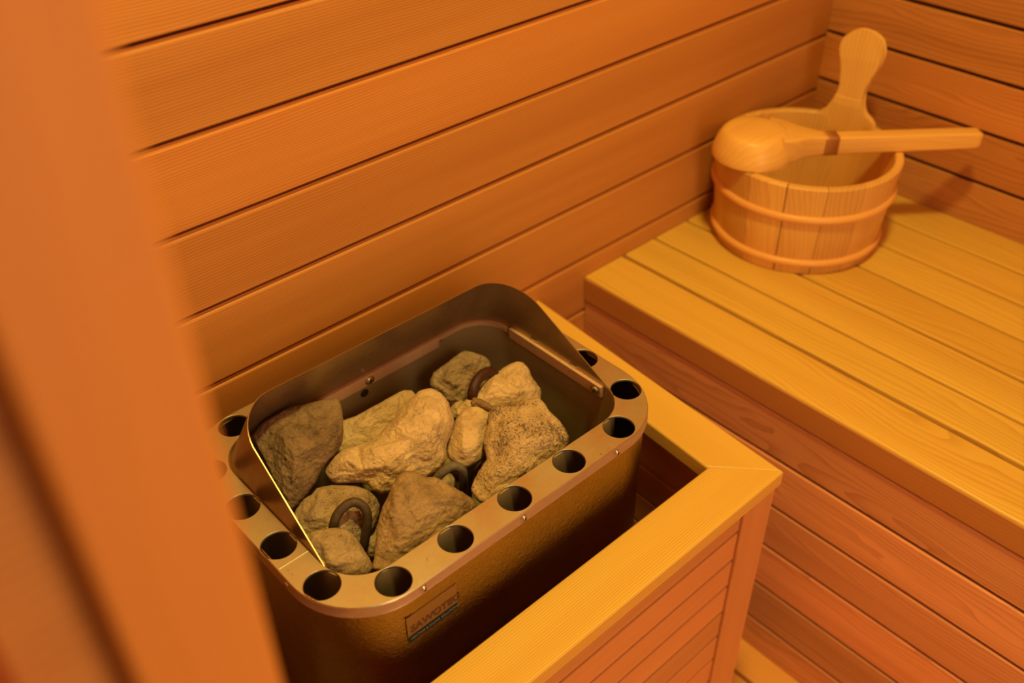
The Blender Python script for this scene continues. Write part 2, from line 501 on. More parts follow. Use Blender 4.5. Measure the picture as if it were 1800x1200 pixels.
# side top rail: runs slightly off square to the wall
vs, gc = [], []
pts = [(.7047, .352), (.7175, .545), (.7330, YB - .0008), (.6765, YB - .0008), (.6610, .545), (.6502, .4112)]
pts = [(x + .0006, y + .0002) for x, y in pts]
b = .0022
cen = Vector((.69, .56))
def inset(p, d):
    q = []
    n = len(p)
    for i in range(n):
        a0, a1, a2 = Vector(p[i - 1]), Vector(p[i]), Vector(p[(i + 1) % n])
        e0 = (a1 - a0).normalized(); e1 = (a2 - a1).normalized()
        n0 = Vector((-e0.y, e0.x)); n1 = Vector((-e1.y, e1.x))
        bi = (n0 + n1).normalized()
        q.append(tuple(a1 + bi * d / max(.3, bi.dot(n0))))
    return q
ip = inset(pts, b)
layers = [(ip, RZ - .0215), (pts, RZ - .0215 + b), (pts, RZ - b), (inset(pts, b * .35), RZ - b * .35), (ip, RZ)]
for P, z in layers:
    for x, y in P:
        vs.append((x, y, z)); gc.append((y + 7.3, x - .07 * y + .35, z + .9))
n = 6
fs = [tuple(range(n)), tuple(len(vs) - n + i for i in range(n))]
for k in range(len(layers) - 1):
    for i in range(n):
        j = (i + 1) % n
        fs.append((k * n + i, k * n + j, (k + 1) * n + j, (k + 1) * n + i))
mb.add(vs, fs, gc, .42)
mb.build('top_rail', RAIL, guard, auto=35)
mb = MB()
board(mb, (.6690, .3655, FL + .0005), (0, 0, RZ - .022 - FL), (.0540, 0, 0), (0, .036, 0), .0022, tint=.45)
mb.build('post', SLAT, guard, auto=35)
mb = MB()
zz = [RZ - .0225, -.8285, -.8760, -.9225, -.9705, -1.0180, -1.0650, -1.1125, -1.1600, FL + .0008]
for (a, b) in zip(zz[:-1], zz[1:]):
    board(mb, (XL + .001, .3700, b + .0004), (.6665 - XL, 0, 0), (0, 0, a - b - .0040), (0, .0040, 0), .0016)
    board(mb, (XL + .001, .3760, b + .010), (.6670 - XL, 0, 0), (0, 0, a - b - .022), (0, .006, 0), .001)
mb.build('front_panel', SLAT, guard, auto=35)
mb = MB()
zz = [RZ - .0225, -.8405, -.8895, -.9375, -.9855, -1.0335, -1.0815, -1.1295, FL + .0008]
for (a, b) in zip(zz[:-1], zz[1:]):
    board(mb, (.6700, .4025, b + .0004), (.020, .355, 0), (0, 0, a - b - .0022), (.012, 0, 0), .0022)
board(mb, (.6765, .4025, FL + .001), (.020, .355, 0), (0, 0, .45), (.005, 0, 0), 0)
mb.build('side_panel', SLAT, guard, auto=35)

# ------------------------------------------------------------------ heater
heater = empty('sauna_heater', (.411, .58, 0), 'scorched steel electric sauna heater with perforated rim and raised back shield, full of stones', 'heater')
HX0, HX1, HY0, HY1 = .2085, .6135, .4335, .7270
IX0, IX1, IY0, IY1 = .2385, .5840, .4665, .6940
HZ = -.650
outer = rrect(HX0, HX1, HY0, HY1, .072)
inner = rrect(IX0, IX1, IY0, IY1, .043)
S = .65
hs = [(.419, .694), (.522, .694), (.6285, .694), (.735, .694), (.841, .694),
      (.349, .751), (.3435, .845), (.3435, .938), (.3435, 1.030),
      (.913, .745), (.919, .845), (.919, .938), (.919, 1.030),
      (.419, 1.092), (.522, 1.092), (.6285, 1.092), (.735, 1.092), (.841, 1.092)]
holes = [(x * S, y * S) for x, y in hs]
HR = .0161
def ring(c, r, n=36):
    return [(c[0] + r * math.cos(2 * math.pi * k / n), c[1] + r * math.sin(2 * math.pi * k / n)) for k in range(n)]
# flat rim plate with round holes
loops = [outer, inner] + [ring(c, HR) for c in holes]
pts, edg = [], []
for L in loops:
    n0 = len(pts)
    pts += [Vector(p) for p in L]
    edg += [(n0 + i, n0 + (i + 1) % len(L)) for i in range(len(L))]
r_ = delaunay_2d_cdt(pts, edg, [], 0, 1e-6)
def inside(p, L):
    c = False; n = len(L); j = n - 1
    for i in range(n):
        if (L[i][1] > p[1]) != (L[j][1] > p[1]) and p[0] < (L[j][0] - L[i][0]) * (p[1] - L[i][1]) / (L[j][1] - L[i][1]) + L[i][0]:
            c = not c
        j = i
    return c
keep = []
for f in r_[2]:
    c = sum((r_[0][i] for i in f), Vector((0, 0))) / len(f)
    if inside(c, outer) and not inside(c, inner) and all((c.x - h[0]) ** 2 + (c.y - h[1]) ** 2 > (HR * .99) ** 2 for h in holes):
        keep.append(f)
mb = MB()
mb.add([(v.x, v.y, HZ) for v in r_[0]], keep)
def wall_loop(mb, L, prof, smooth=True):
    """sweep a profile of (outward offset, z) round a closed loop"""
    n = len(L); vs = []
    for d, z in prof:
        for i in range(n):
            a0, a2 = Vector(L[i - 1]), Vector(L[(i + 1) % n])
            e = (a2 - a0).normalized(); nn = Vector((e.y, -e.x))
            p = Vector(L[i]) + nn * d
            vs.append((p.x, p.y, z))
    fs = []
    for k in range(len(prof) - 1):
        for i in range(n):
            j = (i + 1) % n
            fs.append((k * n + i, k * n + j, (k + 1) * n + j, (k + 1) * n + i))
    mb.add(vs, fs, None, .5, smooth)
wall_loop(mb, outer, [(0, HZ), (.0006, HZ - .0005), (.0009, HZ - .0016)])
wall_loop(mb, inner, [(0, HZ), (-.0005, HZ - .0006), (-.0006, HZ - .003)])
for c in holes:
    wall_loop(mb, ring(c, HR), [(0, HZ), (-.0004, HZ - .0004), (-.0005, HZ - .0022)])
# pressed weld line across the rim at the left
board(mb, (HX0 + .001, .526, HZ - .0002), (.0285, .0, 0), (0, .0013, 0), (0, 0, .0006), .0004)
rim = mb.build('rim', RIM, heater, auto=40)
mb = MB()
wall_loop(mb, outer, [(.0009, HZ - .0016), (.0008, HZ - .0105), (.0014, HZ - .0118), (.0004, HZ - .0125), (-.0002, HZ - .0118), (-.0002, HZ - .002)])
mb.build('rim_skirt', SKIRT, heater, auto=50)
mb = MB()
shell_loop = rrect(HX0 + .0022, HX1 - .0022, HY0 + .0022, HY1 - .0022, .070)
wall_loop(mb, shell_loop, [(-.0012, HZ - .004), (0, HZ - .004), (0, -1.120), (-.006, -1.126), (-.05, -1.126)])
wall_loop(mb, shell_loop, [(-.0012, HZ - .004), (-.0012, -1.12)])
mb.build('outer_shell', SHELL, heater, auto=50)
mb = MB()
wall_loop(mb, inner, [(.0012, HZ - .0025), (.0012, -1.02)])
wall_loop(mb, inner, [(.0012, HZ - .0025), (0, HZ - .0025), (0, -1.02)])
nv = len(inner)
mb.add([(x, y, -.93) for x, y in inner], [tuple(range(nv))])
mb.build('stone_basket', BOX, heater, auto=40)
mb = MB()   # bolt hole and its pressed dimple in the back of the basket
lathe_c = (0, 0, 0)
hole_c = Vector((.4135, IY1 - .0006, -.681))
vs = []; fs = []
for k in range(24):
    a = 2 * math.pi * k / 24
    for q, d in ((.0050, 0), (.0046, .0004), (.0001, .0004)):
        vs.append(hole_c + Vector((math.cos(a) * q, -d, math.sin(a) * q)))
for k in range(24):
    j = (k + 1) % 24
    for q in range(2): fs.append((k * 3 + q, j * 3 + q, j * 3 + q + 1, k * 3 + q + 1))
mb.add(vs, fs)
mb.build('bolt_hole', DARK, heater)

# folded lip running round the top of the basket, joint of the shield
mb = MB()
def lip(points, z0, z1, d=.0034):
    n = len(points); vs = []; fs = []
    for i, (x, y, nx, ny) in enumerate(points):
        vs += [(x, y, z0), (x - nx * d, y - ny * d, z0 + .0006), (x - nx * d * 1.4, y - ny * d * 1.4, z1), (x, y, z1 - .0003)]
    for i in range(n - 1):
        for q in range(4):
            r2 = (q + 1) % 4
            fs.append((i * 4 + q, (i + 1) * 4 + q, (i + 1) * 4 + r2, i * 4 + r2))
    fs += [(0, 1, 2, 3), tuple(4 * (n - 1) + i for i in range(4))]
    mb.add(vs, fs, None, .5, False)
def arc_pts(cx, cy, r, a0, a1, n=10):
    return [(cx + r * math.cos(math.radians(a0 + (a1 - a0) * k / n)), cy + r * math.sin(math.radians(a0 + (a1 - a0) * k / n)),
             math.cos(math.radians(a0 + (a1 - a0) * k / n)), math.sin(math.radians(a0 + (a1 - a0) * k / n))) for k in range(n + 1)]
cr = .043
e = .0006
lip([(IX1 - e, .506, 1, 0), (IX1 - e, .58, 1, 0), (IX1 - e, IY1 - cr - .005, 1, 0)], -.668, -.6535)
lip([(.5135, IY1 - e, 0, 1), (.46, IY1 - e, 0, 1), (.40, IY1 - e, 0, 1), (.33, IY1 - e, 0, 1), (.30, IY1 - e, 0, 1)], -.671, -.6555)
lip(arc_pts(IX1 - cr - e, IY1 - cr - e, cr, 0, 90) + [(.5135, IY1 - e, 0, 1)], -.6625, -.6560)
lip(list(reversed(arc_pts(IX0 + cr + e, IY1 - cr - e, cr, 180, 90))) + [(IX0 + e, .51, -1, 0)], -.664, -.6560)
mb.build('basket_lip', LIP, heater, auto=30)

# back shield: a U-bent sheet, leaning forward over the stones
YS = .503
def shield_paths(off):
    bot, top = [], []
    x0, x1, y1 = IX0 + .0002, IX1 - .0002, IY1 - .0002
    def upath(x0, x1, ys, y1, r, lean, r2, lean2):
        out = []
        m = 14
        xa = x0; xb = x1
        L1 = (y1 - r) - ys
        for k in range(m):
            t = k / m
            out.append((xa + lean * t, ys + L1 * t))
        for k in range(13):
            a = math.radians(180 - 90 * k / 12)
            out.append((xa + lean + r + r * math.cos(a), y1 - r + r * math.sin(a)))
        X0, X1 = xa + lean + r, xb - lean2 - r2
        for k in range(1, 16):
            out.append((X0 + (X1 - X0) * k / 16, y1))
        for k in range(13):
            a = math.radians(90 - 90 * k / 12)
            out.append((xb - lean2 - r2 + r2 * math.cos(a), y1 - r2 + r2 * math.sin(a)))
        for k in range(1, m + 1):
            t = k / m
            out.append((xb - lean2 * (1 - t), y1 - r2 - (y1 - r2 - ys) * t))
        return out
    bot = upath(x0, x1, YS, y1, .043, 0, .043, 0)
    top = upath(x0, x1, YS, .6481, .0417, .0069, .0493, .001)
    return bot, top
bot, top = shield_paths(0)
TH = .0009
mb = MB(); vs = []; fs = []
n = len(bot); K = 8
def topz(x, y): return -.6499 + .511 * (y - YS) - .0094 * (x - .41) * (y - YS) / .14
for side in (0, 1):
    for i in range(n):
        b3 = Vector((bot[i][0], bot[i][1], -.6565)); t3 = Vector((top[i][0], top[i][1], topz(*top[i])))
        i0, i1 = max(i - 1, 0), min(i + 1, n - 1)
        for k in range(K + 1):
            f = k / K
            tan = (Vector(bot[i1]) - Vector(bot[i0])).normalized() * (1 - f) + (Vector(top[i1]) - Vector(top[i0])).normalized() * f
            nn = Vector((tan.y, -tan.x, 0)).normalized()          # inward
            vs.append(b3.lerp(t3, f) + nn * (TH if side else 0))
m = K + 1
for side in (0, 1):
    o_ = side * n * m
    for i in range(n - 1):
        for k in range(K):
            fs.append((o_ + i * m + k, o_ + (i + 1) * m + k, o_ + (i + 1) * m + k + 1, o_ + i * m + k + 1))
o_ = n * m
for i in range(n - 1):
    for k in (0, K):
        fs.append((i * m + k, (i + 1) * m + k, o_ + (i + 1) * m + k, o_ + i * m + k))
for i in (0, n - 1):
    for k in range(K):
        fs.append((i * m + k, i * m + k + 1, o_ + i * m + k + 1, o_ + i * m + k))
mb.add(vs, fs, None, .5, True)
mb.build('back_shield', SHIELD, heater, auto=50)

def add_screw(c, nrm, r=.0042, parent=heater):
    a = MB(); screw(a, c, nrm, r); s_ = a.build('screw', SCREW, parent, auto=40, origin=(c[0], c[1], c[2] + CAM_H))
    d = MB(); cross(d, c, nrm, r); d.build('cross_recess', DARK, s_)
for x in (.289, .4025, .524):
    add_screw((x, HY0 - .0010, HZ - .0065), (0, -1, 0), .0028)
add_screw((HX0 - .0002, .5135, HZ - .0062), (-1, 0, 0), .0026)
add_screw((.419, IY1 - .0050, -.6635), (0, -1, 0), .0046)
add_screw((.518, IY1 - .0012, -.6635), (0, -1, 0), .0022)
add_screw((IX1 - .0050, .5135, -.6605), (-1, 0, 0), .0044)
add_screw((.399, IY0 - .0013, -.672), (0, -1, 0), .0026)

# heating tubes
def tubem(name, ptlist, r=.0044):
    a = MB(); tube(a, [(p[0], p[1], p[2]) for p in ptlist], r, 14, 8)
    return a
m_, nt_, bs_ = new_mat('oxidised_tube')
tc_ = N(nt_, 'ShaderNodeTexCoord')
nn_ = noise_(nt_, tc_.outputs['Object'], 300, 4, .7)
sz_ = N(nt_, 'ShaderNodeSeparateXYZ'); nt_.links.new(tc_.outputs['Object'], sz_.inputs[0])
c_ = mixc(nt_, ramp(nt_, nn_, (.35, .7, 0, 1)), (.17, .145, .10), (.10, .075, .05))
nt_.links.new(c_, bs_.inputs['Base Color']); bs_.inputs['Roughness'].default_value = .62
TUBE = m_
m_, nt_, bs_ = new_mat('red_oxide_tube')
tc_ = N(nt_, 'ShaderNodeTexCoord')
nn_ = noise_(nt_, tc_.outputs['Object'], 200, 4, .7)
c_ = mixc(nt_, ramp(nt_, nn_, (.35, .7, 0, 1)), (.060, .013, .007), (.032, .009, .006))
nt_.links.new(c_, bs_.inputs['Base Color']); bs_.inputs['Roughness'].default_value = .6
TUBER = m_
m_, nt_, bs_ = new_mat('burnt_tube')
tc_ = N(nt_, 'ShaderNodeTexCoord')
c_ = mixc(nt_, ramp(nt_, noise_(nt_, tc_.outputs['Object'], 200, 4, .7), (.35, .7, 0, 1)), (.085, .062, .035), (.06, .022, .012))
nt_.links.new(c_, bs_.inputs['Base Color']); bs_.inputs['Roughness'].default_value = .6
TUBED = m_
E1 = [(0.29, 0.581, -.735), (0.2846, 0.5676, -0.727), (0.2801, 0.5581, -0.697), (0.2784, 0.5519, -0.6711), (0.2867, 0.5527, -0.6591), (0.2996, 0.5504, -0.6541), (0.3065, 0.5433, -0.6581), (0.3063, 0.538, -0.6711), (0.2972, 0.5357, -0.697), (0.2943, 0.5438, -0.727), (0.296, 0.552, -.735)]
E2 = [(.367, .560, -.75), (.3778, .549, -.70), (.386, .5416, -.682), (.3923, .5362, -.670), (.4023, .5325, -.665), (.4093, .5276, -.670), (.4126, .5294, -.69), (.4185, .5411, -.74), (.42, .545, -.735)]
E3 = [(0.4934, 0.5927, -0.728), (0.4934, 0.5927, -0.7), (0.4826, 0.5929, -0.675), (0.4781, 0.5902, -0.655), (0.4864, 0.5941, -0.647), (0.4992, 0.5981, -0.646), (0.5112, 0.6002, -0.651), (0.5203, 0.6009, -0.662)]
E4 = [(.470, .541, -.70), (.4563, .5392, -.682), (.4444, .5377, -.684), (.4336, .5385, -.69), (.4313, .5439, -.71), (.4331, .5509, -.75), (.434, .552, -.735)]
E5 = [(.472, .640, -.73), (0.4698, 0.6361, -0.72), (0.4675, 0.6255, -0.695), (0.4734, 0.6197, -0.686), (0.4806, 0.6154, -0.69), (0.4913, 0.6223, -0.72), (.494, .63, -.73)]
tubem('e', E1).build('heating_element', TUBED, heater, label='dark brown heating tube')
tubem('e', E2).build('heating_element', TUBE, heater)
tubem('e', E4).build('heating_element', TUBE, heater)
tubem('e', E3, .0056).build('heating_element', TUBER, heater, label='rust red heating tube')
tubem('e', E5).build('heating_element', TUBER, heater, label='rust red heating tube')

# maker's plate on the front of the shell
PY = HY0 + .0022
mb = MB()
board(mb, (.2700, PY - .0005, -.7168), (.0548, 0, 0), (0, 0, .0335), (0, .0005, 0), 0)
m_, nt_, bs_ = new_mat('plate_foil'); bs_.inputs['Base Color'].default_value = (.30, .20, .12, 1); bs_.inputs['Metallic'].default_value = .8; bs_.inputs['Roughness'].default_value = .36
plate = mb.build('maker_plate', m_, heater)
mb = MB()
board(mb, (.2703, PY - .0008, -.7168), (.0542, 0, 0), (0, 0, .0078), (0, .0003, 0), 0)
m_, nt_, bs_ = new_mat('plate_blue'); bs_.inputs['Base Color'].default_value = (.004, .022, .036, 1); bs_.inputs['Roughness'].default_value = .6; bs_.inputs['Specular IOR Level'].default_value = .2
mb.build('blue_band', m_, plate)
def text_mesh(body, name, size, x, y, z, mat, parent, xs=1.0, bold=.0):
    cu = bpy.data.curves.new(name, 'FONT'); cu.body = body; cu.size = size; cu.extrude = .00012; cu.offset = bold
    t = bpy.data.objects.new('tmp', cu); col.objects.link(t)
    bpy.context.view_layer.update()
    me = bpy.data.meshes.new_from_object(t.evaluated_get(bpy.context.evaluated_depsgraph_get()))
    bpy.data.objects.remove(t)
    o = bpy.data.objects.new(name, me); col.objects.link(o)
    me.transform(Matrix.Diagonal((xs, 1, 1, 1)))
    me.transform(Matrix.Rotation(math.pi / 2, 4, 'X'))
    me.materials.clear(); me.materials.append(mat)
    o.parent = parent
    o.location = Vector((x, y, z + CAM_H)) - world_loc(parent)
    return o
m_, nt_, bs_ = new_mat('plate_lettering'); bs_.inputs['Base Color'].default_value = (.10, .035, .015, 1); bs_.inputs['Roughness'].default_value = .5
text_mesh('SAWOTEC', 'lettering', .0112, .2735, PY - .0007, -.7050, m_, plate, 1.0, .0004)
m_, nt_, bs_ = new_mat('band_lettering'); bs_.inputs['Base Color'].default_value = (.22, .16, .12, 1)
text_mesh('HEATING & SAUNA SOLUTIONS', 'lettering', .0042, .2722, PY - .0010, -.7142, m_, plate, .88)
for x in (.27, .50):
    mb = MB()
    board(mb, (x, HY1 - .0025, -1.02), (.05, 0, 0), (0, 0, .30), (0, YB - HY1 + .0025, 0), .001)
    mb.build('wall_bracket', SKIRT, heater)

STONES=[
('A',[0.2981, 0.6358, -0.655],[-0.3, -0.45, 0.841],
 [[-18.1,44.9],[-2.3,48.3],[11.7,45.5],[27.8,41.5],[40.6,32.9],[54.5,23.9],[63.9,16.2],[62.3,8.0],[54.5,-2.8],[45.2,-13.6],[35.3,-21.2],[25.8,-23.5],[14.5,-23.9],[5.5,-25.8],[-6.4,-31.0],[-19.3,-33.3],[-32.1,-35.7],[-39.7,-34.8],[-40.2,-29.0],[-37.1,-15.3],[-31.6,2.1],[-25.9,19.8],[-21.7,35.9]],
 [[1.7,22.0,17.5],[36.0,11.6,15.0],[1.9,-1.9,25.0],[-20.2,-18.6,17.5],[32.2,-8.6,12.5],[20.6,31.0,7.5]],40),
('B',[0.3952, 0.6545, -0.684],[-0.201, -0.252, 0.947],
 [[-34.8,22.1],[-23.0,22.8],[-9.0,16.9],[4.3,14.5],[19.5,11.5],[34.8,9.3],[46.7,6.7],[53.6,0.0],[51.7,-8.7],[36.6,-16.1],[14.9,-23.4],[-14.8,-22.5],[-39.7,-16.6],[-52.2,-4.7],[-46.3,12.1]],
 [[-8.5,3.5,12.5],[25.9,-1.2,12.5],[-31.7,2.7,10.0]],28),
('C',[0.3821, 0.5998, -0.662],[-0.251, -0.421, 0.872],
 [[-71.0,17.9],[-63.9,24.5],[-54.8,26.8],[-43.9,25.3],[-31.2,18.9],[-20.5,14.4],[-10.6,11.5],[1.4,13.2],[14.2,14.1],[26.8,17.1],[41.1,18.6],[53.6,18.6],[63.6,12.7],[67.4,2.5],[66.2,-9.7],[60.8,-20.3],[55.4,-30.1],[44.0,-37.2],[33.9,-41.4],[23.1,-52.0],[11.2,-55.0],[-0.3,-53.5],[-14.1,-49.8],[-31.3,-42.8],[-44.6,-34.8],[-49.0,-26.0],[-48.5,-17.2],[-57.6,-7.1],[-67.0,0.2],[-71.8,7.9]],
 [[-45.9,13.0,20.0],[-20.6,1.8,22.5],[11.9,4.9,18.8],[40.4,6.9,17.5],[58.2,1.0,12.5],[43.5,-20.5,20.0],[20.5,-35.2,17.5],[-19.3,-21.4,22.5],[-41.1,-4.8,17.5],[8.2,-15.7,23.8]],42),
('D',[0.5048, 0.6446, -0.683],[-0.2, -0.45, 0.87],
 [[-26.0,19.3],[-17.4,23.4],[-6.7,23.2],[5.4,22.7],[20.4,22.5],[27.1,20.4],[33.5,11.5],[38.5,2.9],[39.6,-4.3],[36.5,-11.4],[28.4,-12.6],[17.6,-12.2],[8.3,-13.1],[-2.6,-19.5],[-13.5,-24.0],[-20.9,-22.9],[-23.8,-17.0],[-27.7,-10.3],[-27.6,-0.1],[-30.6,8.5],[-30.3,14.3]],
 [[-4.1,12.2,15.0],[19.5,5.6,13.8],[-10.5,-4.2,12.5],[-15.5,8.7,11.2]],28),
('E',[0.5131, 0.5866, -0.664],[-0.1, -0.4, 0.911],
 [[-53.6,8.3],[-42.8,10.0],[-30.5,11.6],[-19.0,13.1],[-6.5,14.7],[7.3,15.6],[24.1,15.2],[35.0,12.5],[39.6,7.5],[39.5,-1.8],[35.9,-9.4],[34.4,-18.4],[33.4,-27.7],[24.6,-36.3],[15.8,-41.3],[2.0,-38.5],[-19.3,-30.8],[-36.6,-23.6],[-47.4,-18.0],[-54.8,-6.8],[-57.8,3.3]],
 [[-3.8,9.4,15.0],[26.2,1.9,12.5],[5.6,-16.5,16.2],[-25.6,-1.8,12.5],[20.2,-23.0,10.0]],34),
('F',[0.4427, 0.5577, -0.672],[-0.352, -0.302, 0.886],
 [[-23.0,6.1],[-15.1,12.4],[-4.6,18.7],[7.5,23.3],[19.9,25.0],[29.1,20.2],[34.2,10.7],[35.2,0.5],[28.9,-7.1],[16.6,-14.1],[6.1,-20.2],[-3.0,-25.0],[-13.0,-25.2],[-22.0,-21.4],[-27.2,-13.9],[-28.0,-6.0],[-27.3,0.3]],
 [[7.0,14.8,15.0],[16.9,3.6,13.8],[-11.2,-5.3,16.2],[1.8,-10.9,12.5]],34),
('G',[0.4646, 0.5038, -0.664],[-0.151, -0.352, 0.924],
 [[1.3,48.5],[10.3,51.6],[19.0,49.4],[31.3,41.7],[44.2,34.4],[53.1,29.6],[53.6,20.9],[51.3,12.0],[51.8,-0.7],[50.1,-11.4],[45.7,-22.3],[34.5,-28.8],[13.1,-30.6],[-16.1,-29.1],[-42.6,-25.5],[-60.4,-21.0],[-66.9,-14.6],[-66.9,-6.5],[-63.6,1.2],[-54.9,6.0],[-44.6,10.2],[-32.8,13.4],[-28.4,19.9],[-23.7,27.6],[-15.4,35.0],[-6.3,41.0]],
 [[16.6,30.1,15.0],[36.4,9.7,13.8],[-4.3,3.6,20.0],[27.8,-7.4,17.5],[-37.2,-3.6,15.0],[-2.6,25.9,15.0],[-12.2,-17.0,15.0]],40),
('H',[0.3453, 0.5042, -0.664],[-0.05, -0.402, 0.914],
 [[-68.8,-15.2],[-60.0,-5.8],[-49.5,5.9],[-38.3,17.5],[-28.0,25.4],[-17.2,31.2],[-7.1,37.7],[3.4,42.7],[11.8,41.7],[18.4,36.4],[22.7,26.4],[30.2,21.2],[35.3,10.5],[39.8,-0.9],[43.7,-10.6],[45.3,-18.7],[42.7,-25.1],[24.7,-27.8],[1.3,-27.6],[-23.6,-25.9],[-47.8,-24.3],[-62.4,-23.1]],
 [[4.3,31.0,15.0],[-23.1,16.5,17.5],[-33.1,-9.2,15.0],[17.5,1.1,17.5],[30.5,-8.2,12.5],[-8.8,-7.1,16.2],[-11.0,28.2,20.0]],42),
('I',[0.2905, 0.5776, -0.682],[-0.201, -0.402, 0.894],
 [[-31.4,17.2],[-21.6,23.0],[-10.8,25.8],[-1.5,24.9],[5.1,26.4],[14.4,21.9],[24.6,13.6],[33.9,3.9],[39.7,-5.8],[41.3,-16.2],[39.1,-24.6],[32.0,-32.2],[21.8,-37.7],[9.8,-41.4],[-4.7,-42.6],[-21.5,-34.6],[-29.6,-20.2],[-32.5,-3.3],[-34.1,8.8]],
 [[1.7,14.6,12.5],[22.9,3.1,11.2],[27.0,-16.8,12.5],[0.9,-15.4,15.0],[-13.4,8.3,15.0]],34),
('J',[0.2637, 0.5217, -0.668],[-0.251, -0.351, 0.902],
 [[-12.6,33.5],[-4.3,31.1],[4.2,24.3],[12.4,18.5],[18.2,12.2],[19.5,3.7],[18.4,-5.2],[17.3,-14.0],[15.6,-23.6],[12.4,-31.6],[4.0,-33.1],[-6.7,-26.8],[-15.3,-14.3],[-20.3,-1.2],[-19.3,15.3],[-16.4,26.5]],
 [[-4.0,14.4,11.2],[10.1,4.3,10.0],[4.0,-14.4,12.5],[-8.3,-5.9,12.5]],34),
('K',[0.3137, 0.5492, -0.708],[-0.1, -0.35, 0.931],
 [[-16.8,-4.5],[-8.4,-0.5],[0.9,2.9],[11.2,5.7],[13.6,0.1],[6.1,-12.1],[-4.4,-19.5],[-12.5,-18.7],[-16.9,-11.6]],
 [[-2.2,-5.5,10.0]],24),
('L',[0.4738, 0.6137, -0.688],[-0.199, -0.398, 0.896],
 [[-8.5,2.2],[-1.5,6.5],[4.8,7.1],[11.2,3.3],[11.7,-1.5],[2.8,-5.9],[-6.5,-8.1],[-11.9,-5.1]],
 [[1.3,0.6,6.2]],14),
('P',[0.4726, 0.5686, -0.651],[-0.352, -0.302, 0.886],
 [[-7.6,9.5],[-1.3,11.6],[2.8,4.3],[4.6,-5.2],[4.8,-13.7],[-0.5,-13.2],[-3.6,-5.1],[-4.7,3.4],[-9.1,5.6]],
 [[0.4,0.4,1.2]],8),
('M',[0.4097, 0.5528, -0.7],[-0.199, -0.398, 0.896],
 [[-16.7,0.7],[-8.8,4.6],[0.3,4.5],[5.8,-0.4],[4.8,-7.4],[-3.2,-14.5],[-13.3,-14.8],[-19.7,-7.6]],
 [[-6.0,-4.1,10.0]],20),
('N',[0.5109, 0.6269, -0.7],[-0.101, -0.404, 0.909],
 [[-15.3,-3.4],[-0.3,4.5],[12.7,8.0],[22.7,6.9],[20.7,-2.2],[5.4,-8.2],[-12.2,-14.1],[-18.7,-9.3]],
 [[4.9,-1.0,7.5]],16)]

